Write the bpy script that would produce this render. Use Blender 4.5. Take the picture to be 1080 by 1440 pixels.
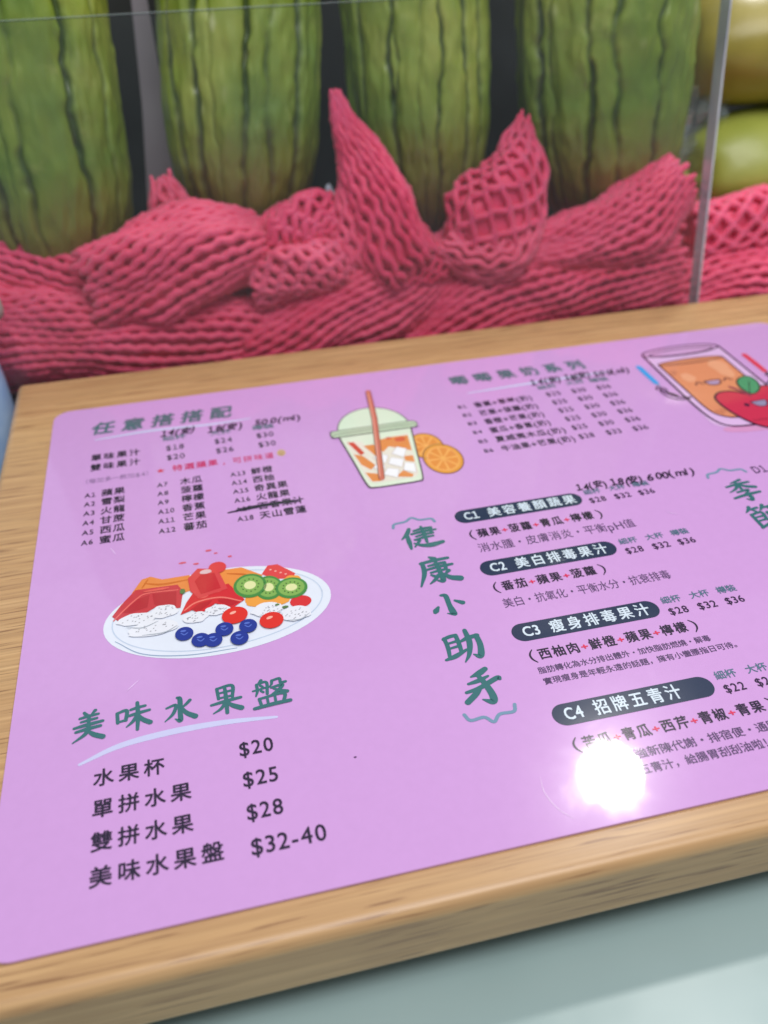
import bpy, math, random
import numpy as np
from mathutils import Matrix, Vector, noise

random.seed(7); rng = np.random.default_rng(7)
scene = bpy.context.scene
for o in list(bpy.data.objects): bpy.data.objects.remove(o)
COL = scene.collection
R = math.radians
TILT = R(9.3)                       # the menu board leans back by this much

# ------------------------------------------------------------ camera
cam_d = bpy.data.cameras.new('camera'); cam = bpy.data.objects.new('camera', cam_d); COL.objects.link(cam)
cam.matrix_world = Matrix(((0.97400337, 0.15246578, -0.16754587, 0.08456586),
                           (-0.2191111, 0.44628882, -0.86765005, -0.46208338),
                           (-0.0575131, 0.88180523, 0.46809376, 0.15985988),
                           (0, 0, 0, 1)))
cam_d.sensor_fit = 'VERTICAL'; cam_d.sensor_height = 24.0; cam_d.lens = 24*1225.28/1440
cam_d.clip_start = 0.01; cam_d.clip_end = 50
cam_d.dof.use_dof = True; cam_d.dof.focus_distance = 0.315; cam_d.dof.aperture_fstop = 5.0
scene.camera = cam

# ------------------------------------------------------------ light
w = bpy.data.worlds.new('World'); scene.world = w; w.use_nodes = True
bg = w.node_tree.nodes['Background']; bg.inputs[0].default_value = (0.86, 0.93, 1.0, 1); bg.inputs[1].default_value = 0.41
def area(name, loc, target, size, power, col, shape='DISK', sy=None):
    d = bpy.data.lights.new(name, 'AREA'); d.shape = shape; d.size = size
    if sy: d.size_y = sy
    d.energy = power; d.color = col
    o = bpy.data.objects.new(name, d); COL.objects.link(o); o.location = loc
    o.rotation_euler = (Vector(target)-Vector(loc)).to_track_quat('-Z', 'Y').to_euler(); return o
area('ceiling_downlight', (0.643, 0.213, 1.07), (0.3, 0.1, 0), 0.096, 4.4, (1.0, 0.97, 0.93))
area('front_softbox_fill', (0.30, -0.62, 1.05), (0.2, 0, 0), 0.8, 12.0, (1.0, 0.97, 0.95), 'RECTANGLE', 0.6)  # added softbox above the camera, unseen; fills the nets and board from the front
vs = scene.view_settings
vs.view_transform = 'Standard'; vs.look = 'None'; vs.exposure = -0.17; vs.gamma = 1

# ------------------------------------------------------------ helpers
def lin(c):
    return tuple((v/12.92 if v <= .04045 else ((v+.055)/1.055)**2.4) for v in [x/255 for x in c]) + (1,)
class NT:
    def __init__(s, name):
        s.m = bpy.data.materials.new(name); s.m.use_nodes = True; s.t = s.m.node_tree
        s.b = s.t.nodes['Principled BSDF']; s.out = s.t.nodes['Material Output']
    def n(s, typ, **kw):
        x = s.t.nodes.new(typ)
        for k, v in kw.items():
            if isinstance(k, str) and k.startswith('i_'): x.inputs[k[2:].replace('_', ' ')].default_value = v
            else: setattr(x, k, v)
        return x
    def l(s, a, b): s.t.links.new(a, b)
    def coords(s, scale=(1, 1, 1), kind='Object'):
        tc = s.n('ShaderNodeTexCoord'); mp = s.n('ShaderNodeMapping'); s.l(tc.outputs[kind], mp.inputs[0]); mp.inputs['Scale'].default_value = scale
        return mp.outputs[0]
    def noise(s, vec, scale, detail=3, rough=.5, dist=0):
        x = s.n('ShaderNodeTexNoise'); s.l(vec, x.inputs['Vector']); x.inputs['Scale'].default_value = scale
        x.inputs['Detail'].default_value = detail; x.inputs['Roughness'].default_value = rough; x.inputs['Distortion'].default_value = dist
        return x.outputs[0]
    def ramp(s, fac, stops):
        x = s.n('ShaderNodeValToRGB'); s.l(fac, x.inputs[0]); e = x.color_ramp.elements
        while len(e) < len(stops): e.new(.5)
        for k, (p, c) in enumerate(stops): e[k].position = p; e[k].color = c if len(c) == 4 else (*c, 1)
        return x.outputs[0]
    def mix(s, f, a, b, mode='MIX'):
        x = s.n('ShaderNodeMix', data_type='RGBA', blend_type=mode)
        if hasattr(f, 'links'): s.l(f, x.inputs[0])
        else: x.inputs[0].default_value = f
        for v, i in ((a, 6), (b, 7)):
            if hasattr(v, 'links'): s.l(v, x.inputs[i])
            else: x.inputs[i].default_value = v
        return x.outputs[2]
    def bump(s, h, strength, dist, target='Normal', prev=None):
        x = s.n('ShaderNodeBump'); s.l(h, x.inputs['Height']); x.inputs['Strength'].default_value = strength; x.inputs['Distance'].default_value = dist
        if prev is not None: s.l(prev, x.inputs['Normal'])
        s.l(x.outputs[0], s.b.inputs[target]); return x.outputs[0]
    def set(s, **kw):
        for k, v in kw.items(): s.b.inputs[k.replace('_', ' ')].default_value = v
        return s

PM = {}
def ink(rgb, fade=0.0):
    """glossy laminated print in one colour, grain and gloss shared by the whole sheet"""
    k = (rgb, fade)
    if k in PM: return PM[k]
    t = NT('print_%02x%02x%02x' % rgb)
    c = lin(rgb)
    v = t.coords(kind='Object') if False else t.n('ShaderNodeNewGeometry').outputs['Position']
    g = t.noise(v, 260, 3, .6)
    col = t.mix(t.ramp(g, [(.3, (0, 0, 0)), (.75, (1, 1, 1))]), tuple(x*.985 for x in c[:3])+(1,), tuple(min(1, x*1.015) for x in c[:3])+(1,))
    t.l(col, t.b.inputs['Base Color'])
    t.set(Roughness=.2, Specular_IOR_Level=.12, Coat_Weight=1.0, Coat_Roughness=.04, Coat_IOR=1.48)
    t.l(t.ramp(t.noise(v, 22, 4, .65, 1.5), [(.42, (.035,)*3), (.7, (.11,)*3)]), t.b.inputs['Coat Roughness'])
    h = t.noise(v, 14, 2, .5); x = t.bump(h, .5, .0005, 'Coat Normal')
    h2 = t.noise(v, 75, 3, .6)
    b2 = t.n('ShaderNodeBump'); t.l(h2, b2.inputs['Height']); b2.inputs['Strength'].default_value = .07; b2.inputs['Distance'].default_value = .00012
    t.l(x, b2.inputs['Normal']); t.l(b2.outputs[0], t.b.inputs['Coat Normal'])
    PM[k] = t.m; return t.m

def mesh_obj(name, v, f, mat, parent=None, smooth=False):
    me = bpy.data.meshes.new(name); me.from_pydata([tuple(map(float, p)) for p in v], [], [tuple(map(int, q)) for q in f]); me.update()
    if mat: me.materials.append(mat)
    if smooth: me.polygons.foreach_set('use_smooth', [True]*len(me.polygons))
    o = bpy.data.objects.new(name, me); COL.objects.link(o)
    if parent: o.parent = parent
    return o
def tag(o, label=None, cat=None, group=None, kind=None):
    for k, x in (('label', label), ('category', cat), ('group', group), ('kind', kind)):
        if x: o[k] = x
    return o
def box(name, lo, hi, mat, parent=None, bevel=0, segs=3):
    x0, y0, z0 = lo; x1, y1, z1 = hi
    v = [(x0, y0, z0), (x1, y0, z0), (x1, y1, z0), (x0, y1, z0), (x0, y0, z1), (x1, y0, z1), (x1, y1, z1), (x0, y1, z1)]
    f = [(0, 3, 2, 1), (4, 5, 6, 7), (0, 1, 5, 4), (1, 2, 6, 5), (2, 3, 7, 6), (3, 0, 4, 7)]
    o = mesh_obj(name, v, f, mat, parent)
    if bevel:
        b = o.modifiers.new('bevel', 'BEVEL'); b.width = bevel; b.segments = segs; o.data.polygons.foreach_set('use_smooth', [True]*6)
        wn = o.modifiers.new('wn', 'WEIGHTED_NORMAL')
    return o

# ------------------------------------------------------------ setting: counter, walls
t = NT('counter_laminate'); v = t.n('ShaderNodeNewGeometry').outputs['Position']
t.l(t.ramp(t.noise(v, 6, 3), [(.3, lin((148, 172, 172))), (.7, lin((164, 187, 188)))]), t.b.inputs['Base Color'])
t.set(Roughness=.34, Coat_Weight=.12, Coat_Roughness=.3); t.bump(t.noise(v, 25, 2), .25, .002)
counter = box('counter_top', (-1.0, -1.0, -.125), (1.6, .6, -.0865), t.m); tag(counter, kind='structure')
t = NT('dark_board'); v = t.n('ShaderNodeNewGeometry').outputs['Position']
t.l(t.ramp(t.noise(v, 9, 4), [(.3, (.012, .014, .013, 1)), (.75, (.03, .032, .03, 1))]), t.b.inputs['Base Color']); t.set(Roughness=.6)
tag(box('back_wall', (-.035, .30, -.0860), (1.2, .32, .75), t.m), kind='structure')
t = NT('pale_wall'); v = t.n('ShaderNodeNewGeometry').outputs['Position']
t.l(t.ramp(t.noise(v, 5, 3), [(.3, lin((205, 212, 222))), (.7, lin((232, 236, 240)))]), t.b.inputs['Base Color']); t.set(Roughness=.5)
tag(box('pale_wall', (-.7, .33, -.0860), (-.02, .35, .75), t.m), kind='structure')
t = NT('shelf_dark'); v = t.n('ShaderNodeNewGeometry').outputs['Position']
t.l(t.ramp(t.noise(v, 20, 3), [(.3, lin((70, 60, 60))), (.7, lin((100, 88, 84)))]), t.b.inputs['Base Color']); t.set(Roughness=.55)
tag(box('display_shelf', (-.10, .068, -.0861), (.85, .298, -.022), t.m, bevel=.002), 'dark display shelf carrying the ribbed gourds behind the clear screen', 'shelf')

# ------------------------------------------------------------ wooden board
t = NT('oak_wood')
c1 = t.coords((1.2, 55, 55)); n1 = t.noise(c1, 3.4, 6, .65, .4)
c2 = t.coords((5, 560, 480)); n2 = t.noise(c2, 1.6, 3, .6)
c3 = t.coords((26, 900, 700)); n3 = t.noise(c3, 1.2, 2, .5)
c4 = t.coords((1.6, 9, 9)); n4 = t.noise(c4, 2.0, 3, .5)
wv = t.n('ShaderNodeTexWave', wave_type='BANDS', bands_direction='Y'); t.l(t.coords((1, 1, 1)), wv.inputs[0])
wv.inputs['Scale'].default_value = 42; wv.inputs['Distortion'].default_value = 5.5; wv.inputs['Detail'].default_value = 2; wv.inputs['Detail Scale'].default_value = .35
base = t.ramp(n1, [(.25, lin((190, 148, 100))), (.5, lin((210, 170, 120))), (.75, lin((226, 188, 138)))])
base = t.mix(t.ramp(n2, [(.35, (.75, .75, .75)), (.62, (0, 0, 0))]), base, lin((178, 140, 96)))
base = t.mix(t.ramp(wv.outputs[1], [(.55, (0, 0, 0)), (.95, (.38, .38, .38))]), base, lin((176, 138, 96)))
base = t.mix(t.ramp(n3, [(.33, (.9, .9, .9)), (.41, (0, 0, 0))]), base, lin((132, 94, 62)))
base = t.mix(t.ramp(n4, [(.35, (.35, .35, .35)), (.65, (0, 0, 0))]), base, lin((178, 132, 92)))
t.l(base, t.b.inputs['Base Color']); t.set(Roughness=.38, Coat_Weight=.25, Coat_Roughness=.25)
t.bump(n2, .25, .0004)
WOOD = t.m
SH = .0008
board = box('wooden_board', (-.0235, -.3095, -.0282), (.458, .0415, -SH-.0002), WOOD, bevel=.0042, segs=5)
board.rotation_euler = (TILT, 0, 0)
tag(board, 'slanted pale oak board that the pink menu lies on', 'board')
# two feet that hold the slope (hidden under the board)
for x in (.03, .40):
    v = [(x, -.26, -.0863), (x+.02, -.26, -.0863), (x+.02, .03, -.0863), (x, .03, -.0863), (x, -.26, -.0712), (x+.02, -.26, -.0712), (x+.02, .03, -.0237), (x, .03, -.0237)]
    o = mesh_obj('support_foot', v, [(0, 3, 2, 1), (4, 5, 6, 7), (0, 1, 5, 4), (1, 2, 6, 5), (2, 3, 7, 6), (3, 0, 4, 7)], WOOD)
    o.parent = board; o.matrix_parent_inverse = Matrix.Rotation(TILT, 4, 'X').inverted()

# ------------------------------------------------------------ menu sheet (mm coordinates: x right, y down from the top left corner)
PINK = (207, 158, 219)
def rrect(x0, y0, x1, y1, r, n=10):
    P = []
    for cx, cy, a0 in ((x1-r, y0+r, -90), (x1-r, y1-r, 0), (x0+r, y1-r, 90), (x0+r, y0+r, 180)):
        for k in range(n+1):
            a = R(a0+90*k/n); P.append((cx+r*math.cos(a), cy+r*math.sin(a)))
    return P
P = rrect(0, 0, 420, 297, 9, 12); n = len(P)
v = [(x/1000, -y/1000, 0) for x, y in P] + [(x/1000, -y/1000, -SH) for x, y in P]
f = [tuple(range(n))[::-1], tuple(range(n, 2*n))] + [(i, (i+1) % n, n+(i+1) % n, n+i) for i in range(n)]
sheet = mesh_obj('menu_sheet', v, f, ink(PINK))
sheet.rotation_euler = (TILT, 0, 0)
tag(sheet, 'laminated pink juice bar menu with Chinese price lists lying on the oak board', 'menu')

LZ = .00010
def flat(name, polys, rgb, layer, parent=None, zstep=0):
    """polys: list of (points mm, faces) or plain outlines; builds one flat printed piece"""
    V, F = [], []
    z = LZ*layer
    for k, p in enumerate(polys):
        if isinstance(p, tuple) and len(p) == 2 and isinstance(p[1], list): pts, fs = p
        else: pts, fs = p, [list(range(len(p)))]
        b = len(V); V += [(x/1000, -y/1000, z+zstep*k) for x, y in pts]
        for q in fs:
            a = sum(pts[q[i]][0]*-pts[q[(i+1) % len(q)]][1]-pts[q[(i+1) % len(q)]][0]*-pts[q[i]][1] for i in range(len(q)))
            q = q if a > 0 else q[::-1]
            F.append([b+i for i in q])
    return mesh_obj(name, V, F, ink(rgb), parent or sheet)
def smooth_path(P, n=8):
    P = [np.array(p, float) for p in P]
    if len(P) < 3: return [P[0]+(P[1]-P[0])*k/n for k in range(n+1)]
    Q = [2*P[0]-P[1]]+P+[2*P[-1]-P[-2]]; out = []
    for i in range(1, len(Q)-2):
        for k in range(n):
            s = k/n; a, b, c, d = Q[i-1:i+3]
            out.append(.5*((2*b)+(-a+c)*s+(2*a-5*b+4*c-d)*s*s+(-a+3*b-3*c+d)*s**3))
    out.append(P[-1]); return out
def stroke_poly(P):
    """P: list of (x, y, width) -> ribbon with round ends as quads"""
    L = len(P); pts = []
    lft, rgt = [], []
    for i in range(L):
        a = P[max(0, i-1)]; b = P[min(L-1, i+1)]; d = np.array([b[0]-a[0], b[1]-a[1]]); d /= (np.linalg.norm(d)+1e-9)
        nx, ny = -d[1], d[0]; r = P[i][2]/2
        lft.append((P[i][0]+nx*r, P[i][1]+ny*r)); rgt.append((P[i][0]-nx*r, P[i][1]-ny*r))
    pts = lft+rgt; F = [[i, i+1, L+i+1, L+i] for i in range(L-1)]
    for e, s in ((0, -1), (L-1, 1)):
        a = P[max(0, e-1)]; b = P[min(L-1, e+1)]; ang = math.atan2((b[1]-a[1])*s, (b[0]-a[0])*s); r = P[e][2]/2
        k0 = len(pts); arc = [(P[e][0]+r*math.cos(ang+u), P[e][1]+r*math.sin(ang+u)) for u in np.linspace(-math.pi/2, math.pi/2, 7)]
        pts += arc; F.append(list(range(k0, k0+7)))
    return (pts, F)
def line(P, wd, taper=0, n=8):
    Q = smooth_path([(x, y) for x, y in P], n); m = len(Q)-1
    return stroke_poly([(q[0], q[1], wd*(1-taper*abs(2*i/m-1)**2)) for i, q in enumerate(Q)])
def ell(cx, cy, rx, ry, rot=0, n=36):
    c, s = math.cos(R(rot)), math.sin(R(rot))
    return [(cx+rx*math.cos(a)*c-ry*math.sin(a)*s, cy+rx*math.cos(a)*s+ry*math.sin(a)*c) for a in np.linspace(0, 2*math.pi, n, endpoint=False)]
def closed(P, wd, n=6):
    Q = smooth_path(list(P)+[P[0]], n); return stroke_poly([(q[0], q[1], wd) for q in Q])
def blob(cx, cy, rx, ry, seed, amp=.12, n=26):
    return [(cx+rx*math.cos(a)*(1+amp*noise.noise((math.cos(a)*1.7, math.sin(a)*1.7, seed))*2), cy+ry*math.sin(a)*(1+amp*noise.noise((math.cos(a)*1.7, math.sin(a)*1.7, seed+9))*2)) for a in np.linspace(0, 2*math.pi, n, endpoint=False)]

# ---- glyphs
GC = {}
def glyph(ch, bold):
    k = (ch, bold)
    if k in GC: return GC[k]
    cu = bpy.data.curves.new('g', 'FONT'); cu.body = ch; cu.size = 1; cu.resolution_u = 3
    cu.fill_mode = 'FRONT'; cu.offset = bold
    o = bpy.data.objects.new('g', cu); COL.objects.link(o)
    bpy.context.view_layer.update()
    me = bpy.data.meshes.new_from_object(o.evaluated_get(bpy.context.evaluated_depsgraph_get()))
    V = np.array([vv.co[:2] for vv in me.vertices]) if len(me.vertices) else np.zeros((0, 2))
    F = [list(p.vertices) for p in me.polygons]
    bpy.data.objects.remove(o); bpy.data.curves.remove(cu); bpy.data.meshes.remove(me)
    GC[k] = (V, F); return GC[k]
def iscjk(c): return ord(c) > 0x2e00
gv, _ = glyph('國', 0); EM = (gv[:, 0].max()-gv[:, 0].min())/.84; CY0 = gv[:, 1].min(); CX0 = gv[:, 0].min()-.08*EM
hv, _ = glyph('H', 0); CAP = hv[:, 1].max()
def text(s, x0, x1, yb, h, rgb=(38, 30, 52), name='printed_text', bold=.012,  fill=1.0, shear=0, dy=0, parent=None, layer=1.2, jit=0, mirror=None):
    """one printed line; spans x0..x1 mm, stands on yb mm (dy = rise of the right end), glyphs h mm tall"""
    cells = []; X = 0
    kc = .86*EM; scl_l = (kc/ CAP)*.92 if any(iscjk(c) for c in s) else 1
    for c in s:
        if c == ' ': X += .45*kc; continue
        V, F = glyph(c, 0)
        if iscjk(c): a = EM; cells.append((V-np.array([CX0, CY0]), F, X, a, True)); X += a
        else:
            if c == '1':
                V, F = glyph('１', 0); V = (V-np.array([0, V[:, 1].min()]))*(CAP/(V[:, 1].max()-V[:, 1].min()))
            if len(V) == 0: continue
            ww = V[:, 0].max()-V[:, 0].min(); pad = .07*EM
            cells.append(((V-np.array([V[:, 0].min()-pad, 0]))*scl_l, F, X, (ww+2*pad)*scl_l, False)); X += (ww+2*pad)*scl_l
    any_c = any(c[4] for c in cells)
    sy = h/(kc if any_c else CAP); sx = (x1-x0)/X
    VV, FF = [], []
    for V, F, off, a, cj in cells:
        jx, jy, jr = (random.uniform(-1, 1)*jit*h*.1, random.uniform(-1, 1)*jit*h*.12, random.uniform(-1, 1)*jit*.12) if jit else (0, 0, 0)
        for_x = (V[:, 0]-a/2)*fill; yy = V[:, 1]
        cx = x0+(off+a/2)*sx; b = len(VV)
        fr = (cx-x0)/(x1-x0)
        xs = for_x*sx; ys = yy*sy
        xr = xs*math.cos(jr)-ys*math.sin(jr)+shear*ys; yr = xs*math.sin(jr)+ys*math.cos(jr)
        bb = (bold*1.15+.004)*h
        for kk, (ox, oy) in enumerate(((-1, -.5), (1, .5), (.5, -1), (-.5, 1)) if bold > 0 else ((0, 0),)):
            b = len(VV)
            VV += [((cx+xr[i]+jx+ox*bb)/1000, (-(yb-dy*fr)+yr[i]+jy+oy*bb)/1000, LZ*layer+kk*.000009) for i in range(len(V))]
            FF += [[b+i for i in q] for q in F]
    return mesh_obj(name, VV, FF, ink(rgb), parent or sheet)

# ---- brush characters (strokes in a 0..100 box: x, y, width)
BR = {
'健': [[(32,2,9),(22,26,11),(6,46,3)],[(22,32,9),(21,64,11),(20,94,6)],[(42,14,7),(62,9,8),(84,10,9)],[(34,28,7),(62,23,9),(94,22,6)],[(42,42,6),(62,37,8),(84,36,7)],[(40,55,6),(60,51,8),(82,50,6)],[(84,9,7),(82,24,8),(80,38,6)],[(62,0,7),(63,36,9),(62,74,7)],[(36,56,6),(46,62,8),(30,88,4)],[(32,72,5),(48,86,10),(70,90,15),(98,84,10)]],
'康': [[(48,0,6),(57,8,13)],[(22,18,8),(52,14,9),(90,12,8)],[(26,17,9),(22,52,10),(3,94,4)],[(38,30,6),(60,27,8),(78,26,7)],[(78,26,8),(76,46,8)],[(30,42,6),(60,38,8),(94,36,7)],[(38,54,6),(58,51,7),(76,50,6)],[(58,18,8),(59,56,10),(58,86,11),(46,84,4)],[(36,62,5),(46,70,9)],[(52,66,8),(42,78,8),(26,90,3)],[(80,56,9),(66,68,4)],[(64,64,6),(78,80,12),(98,88,15)]],
'小': [[(44,4,8),(56,10,13),(56,50,13),(58,80,17),(60,92,11),(42,84,3)],[(24,52,7),(14,66,15),(10,72,10)],[(76,36,7),(94,50,14)]],
'助': [[(14,16,8),(15,44,9),(10,80,7)],[(12,18,8),(28,13,9),(44,12,9)],[(44,12,9),(44,42,9),(42,68,8)],[(16,34,5),(40,31,7)],[(16,50,5),(40,47,7)],[(0,82,6),(24,76,11),(56,62,6)],[(50,34,6),(70,27,10),(94,24,10)],[(92,24,11),(92,56,12),(82,88,13),(68,80,3)],[(70,2,9),(70,40,12),(58,76,9),(42,98,3)]],
'手': [[(74,3,11),(56,12,13),(34,18,4)],[(22,36,6),(48,32,10),(74,24,5)],[(10,58,7),(44,52,10),(92,34,11),(98,38,7)],[(50,14,8),(60,44,12),(66,78,14),(60,94,14),(40,84,3)],[(48,50,7),(30,66,12),(4,84,12)]],
'美': [[(36,2,7),(44,12,10)],[(70,0,9),(58,13,4)],[(24,20,7),(52,16,9),(80,14,7)],[(28,33,6),(52,30,8),(76,28,7)],[(8,50,7),(46,45,10),(94,41,8)],[(52,15,8),(51,48,8)],[(14,64,7),(50,59,10),(88,56,8)],[(52,48,9),(44,74,10),(6,98,3)],[(50,66,7),(70,82,12),(96,94,13)]],
'味': [[(8,28,8),(10,62,8)],[(8,28,7),(34,24,9),(32,58,8)],[(10,60,6),(32,57,7)],[(46,24,7),(64,20,8),(86,18,7)],[(38,45,7),(66,40,9),(98,36,7)],[(64,2,8),(66,50,10),(64,97,7)],[(63,46,8),(52,66,8),(34,82,3)],[(66,46,6),(80,66,11),(99,80,12)]],
'水': [[(46,2,8),(54,10,12),(53,60,12),(52,92,12),(36,82,3)],[(10,36,6),(40,30,9),(30,62,9),(4,86,3)],[(86,20,9),(72,34,8),(58,44,4)],[(56,38,6),(72,66,12),(99,86,15)]],
'果': [[(24,6,8),(27,44,8)],[(24,6,7),(74,3,9),(72,44,8)],[(28,24,6),(70,21,7)],[(28,42,6),(70,40,7)],[(2,62,7),(50,56,10),(98,52,8)],[(50,4,8),(51,50,10),(50,98,9)],[(48,60,9),(32,80,8),(6,93,3)],[(52,60,6),(70,76,12),(96,90,14)]],
'盤': [[(28,0,8),(18,11,4)],[(14,13,7),(14,36,7),(8,54,4)],[(14,13,6),(42,10,7),(40,52,7)],[(2,34,5),(48,28,6)],[(24,18,6),(30,24,6)],[(24,38,6),(30,44,6)],[(58,8,7),(56,20,6),(50,28,3)],[(58,8,6),(80,5,7),(82,20,7),(96,20,7)],[(54,33,6),(86,29,8),(72,46,8),(50,58,3)],[(60,38,5),(76,48,8),(96,56,9)],[(16,66,7),(20,92,7)],[(16,66,6),(84,60,8),(82,90,8)],[(38,66,6),(39,92,6)],[(60,63,6),(60,91,6)],[(0,97,8),(50,92,10),(100,90,9)]],
'季': [[(70,2,9),(34,12,4)],[(12,26,7),(50,20,9),(90,17,8)],[(50,8,8),(51,50,8)],[(48,24,8),(34,40,8),(8,52,3)],[(54,24,6),(72,36,11),(96,44,11)],[(30,56,7),(66,52,9),(52,68,5)],[(52,66,7),(57,84,11),(52,98,9),(38,90,3)],[(6,80,7),(50,72,10),(96,68,8)]],
'節': [[(26,0,9),(18,12,8),(6,22,3)],[(20,12,6),(46,8,8)],[(28,12,7),(34,22,7)],[(66,0,9),(58,12,8),(48,22,3)],[(60,12,6),(96,8,9)],[(74,12,7),(80,22,7)],[(14,34,8),(15,90,9)],[(14,34,7),(46,30,8),(44,62,8)],[(16,48,5),(44,45,7)],[(16,64,5),(44,60,7)],[(12,92,7),(48,78,8),(54,90,6)],[(60,36,7),(92,32,9),(90,74,9),(78,70,3)],[(62,34,8),(63,98,8)]],
}
TEAL = (60, 112, 116)
def brush(ch, x0, y0, x1, y1, rgb=TEAL, wk=1.2, shear=0.0):
    sx, sy = (x1-x0)/100, (y1-y0)/100; S = []
    for st in BR[ch]:
        Q = smooth_path(st, 7)
        S.append(stroke_poly([(x0+(q[0]-shear*(q[1]-50))*sx, y0+q[1]*sy, max(.25, q[2]*wk*(sx+sy)/2)) for q in Q]))
    return flat('brush_character', S, rgb, 1.2, zstep=.000012)

# ---- the bottom left list
for ch, a in zip('美味水果盤', ((20.2, 214, 31, 227), (34.2, 213.8, 46.2, 226.4), (50.6, 215, 61.2, 226.6), (66.6, 213.8, 77.2, 226.4), (81.2, 214.4, 93.6, 227.2))): brush(ch, *a, wk=1.3)
SW = (203, 203, 240)
flat('brush_stroke', [line([(23.5, 236), (36, 231.5), (52, 229.8), (70, 230), (88, 232)], 2.6, .6)], SW, .6)
BK = (46, 37, 60)
for s, x1, y in (('水果杯', 51, 246), ('單拼水果', 59, 257.6), ('雙拼水果', 59, 269.2), ('美味水果盤', 67.2, 280.8)):
    text(s, 27.3, x1, y, 6.0, BK, 'item_text', .016, fill=.84)
for s, x1, y in (('$20', 85.8, 245.4), ('$25', 85.8, 257.4), ('$28', 85.8, 269.5), ('$32-40', 97.2, 281.5)):
    text(s, 74, x1, y, 5.4, BK, 'price_text', .012)

# ---- top left list
GR = (92, 120, 134)
text('任意搭搭配', 17.4, 92.4, 28.2, 10.6, (84, 112, 124), 'heading_text', .03, fill=.78, shear=.15)
flat('brush_stroke', [line([(22, 33.4), (50, 31.6), (78, 33.2), (100, 32.6)], 2.2, .6)], SW, .6)
def hand(s, x0, x1, yb, h, dy=0): return text(s, x0, x1, yb, h, (36, 26, 50), 'handwritten_note', .022, shear=.2, dy=dy, layer=2.2, jit=1)
for s, a, b, y in (('細杯', 55, 67, 43.8), ('大杯', 78.5, 89.5, 44.8), ('樽裝', 99.8, 111.2, 45.1)): text(s, a, b, y, 4.3, GR, 'size_text', .01)
hand('14(安)', 54, 71, 38.8, 5.8); hand('18(安)', 77.6, 94.8, 41.8, 6.2, 1); hand('500(ml)', 101, 125.4, 40.2, 5.0, -.3)
for s, y, pr in (('單味果汁', 53.2, ('$18', '$24', '$30')), ('雙味果汁', 62, ('$20', '$26', '$30'))):
    text(s, 19.9, 44.4, y, 5.4, BK, 'item_text', .016, fill=.86)
    for p, x in zip(pr, (56.3, 80.1, 101)): text(p, x, x+9.3, y-.3, 4.4, BK, 'price_text', .004)
text('（每加多一款加$4）', 16.5, 50, 72.6, 3.7, (150, 120, 165), 'note_text', 0)
def star(cx, cy, r): return [(cx+(r if k % 2 == 0 else r*.42)*math.sin(k*math.pi/5), cy-(r if k % 2 == 0 else r*.42)*math.cos(k*math.pi/5)) for k in range(10)]
flat('star_mark', [star(53.4, 70.2, 2.1)], (214, 62, 88), 1.2)
text('特選蘋果', 58.6, 81, 72.4, 5.0, (212, 52, 110), 'note_text', .012, fill=.9); text('，可拼味道', 82, 108, 73, 4.8, (212, 70, 124), 'note_text', .008, fill=.88)
em = flat('smiley_mark', [ell(111.4, 69.4, 2.1, 3.0)], (206, 172, 130), 1.2)
flat('smile', [line([(110.3, 70.2), (111.4, 71), (112.5, 70.2)], .35), ell(110.7, 68.6, .3, .4), ell(112.1, 68.6, .3, .4)], (110, 80, 60), 1.6, em)
A = [('蘋果', '雪梨', '火龍', '甘蔗', '西瓜', '蜜瓜'), ('木瓜', '菠蘿', '檸檬', '香蕉', '芒果', '蕃茄'), ('鮮橙', '西柚', '奇異果', '火龍果', '百香果汁', '天山雪蓮')]
for c, (xl, xt, wch) in enumerate(((18.5, 26.0, 5.6), (51.2, 61.8, 5.35), (85.2, 95, 5.35))):
    for r in range(6):
        y = 84.6+r*7.14; s = A[c][r]; lab = 'A%d' % (c*6+r+1)
        text(lab, xl, xl+(5.4 if len(lab) == 2 else 7.6), y-.7, 3.3, BK, 'code_text', .01)
        text(s, xt, xt+wch*len(s), y, 5.0, BK, 'item_text', .013, fill=.94)
flat('pen_strike', [line([(82, 112.0), (92, 111.2), (104, 110.6), (114.4, 111.4)], 1.7, .5), line([(86, 110.4), (98, 110.0), (112, 110)], 1.3, .6)], (38, 30, 56), 2.2, zstep=.000012)

# ---- top middle list
text('唧唧果奶系列', 210, 292, 27, 9.4, (80, 112, 122), 'heading_text', .028, fill=.74, shear=-.1)
flat('brush_stroke', [line([(217, 36.8), (245, 35.6), (274, 34.6), (300, 33.8)], 2.2, .6)], SW, .6)
for s, a, b, y in (('細杯', 254.7, 265.8, 43.7), ('大杯', 271.2, 282, 43.2), ('樽裝', 284.6, 296, 43.6)): text(s, a, b, y, 4.3, GR, 'size_text', .01)
hand('14(安)', 253, 270, 38.0, 6.2); hand('18(安)', 272, 288, 38, 6.4, .6); hand('500(ml)', 290, 311, 37.4, 5.2)
for r, s in enumerate(('香蕉+草莓(奶)', '芒果+菠蘿(奶)', '香橙+芒果(奶)', '蜜瓜+香蕉(奶)', '夏威夷木瓜(奶)', '牛油果+芒果(奶)')):
    y = 52.4+r*8.7
    text('B%d' % (r+1), 207.2, 212.2, y-.9, 3.0, BK, 'code_text', .012)
    text(s, 215.9, (248.3, 248.3, 248.3, 248.3, 253, 254.3)[r], y+.3, 4.9, BK, 'item_text', .013, fill=.95)
    for p, x in zip(('$28', '$33', '$36') if r == 5 else ('$25', '$30', '$36'), (256.4, 270.9, 285.3)): text(p, x, x+8.6, y-1.0+r*.03, 4.0, BK, 'price_text', .006)

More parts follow.
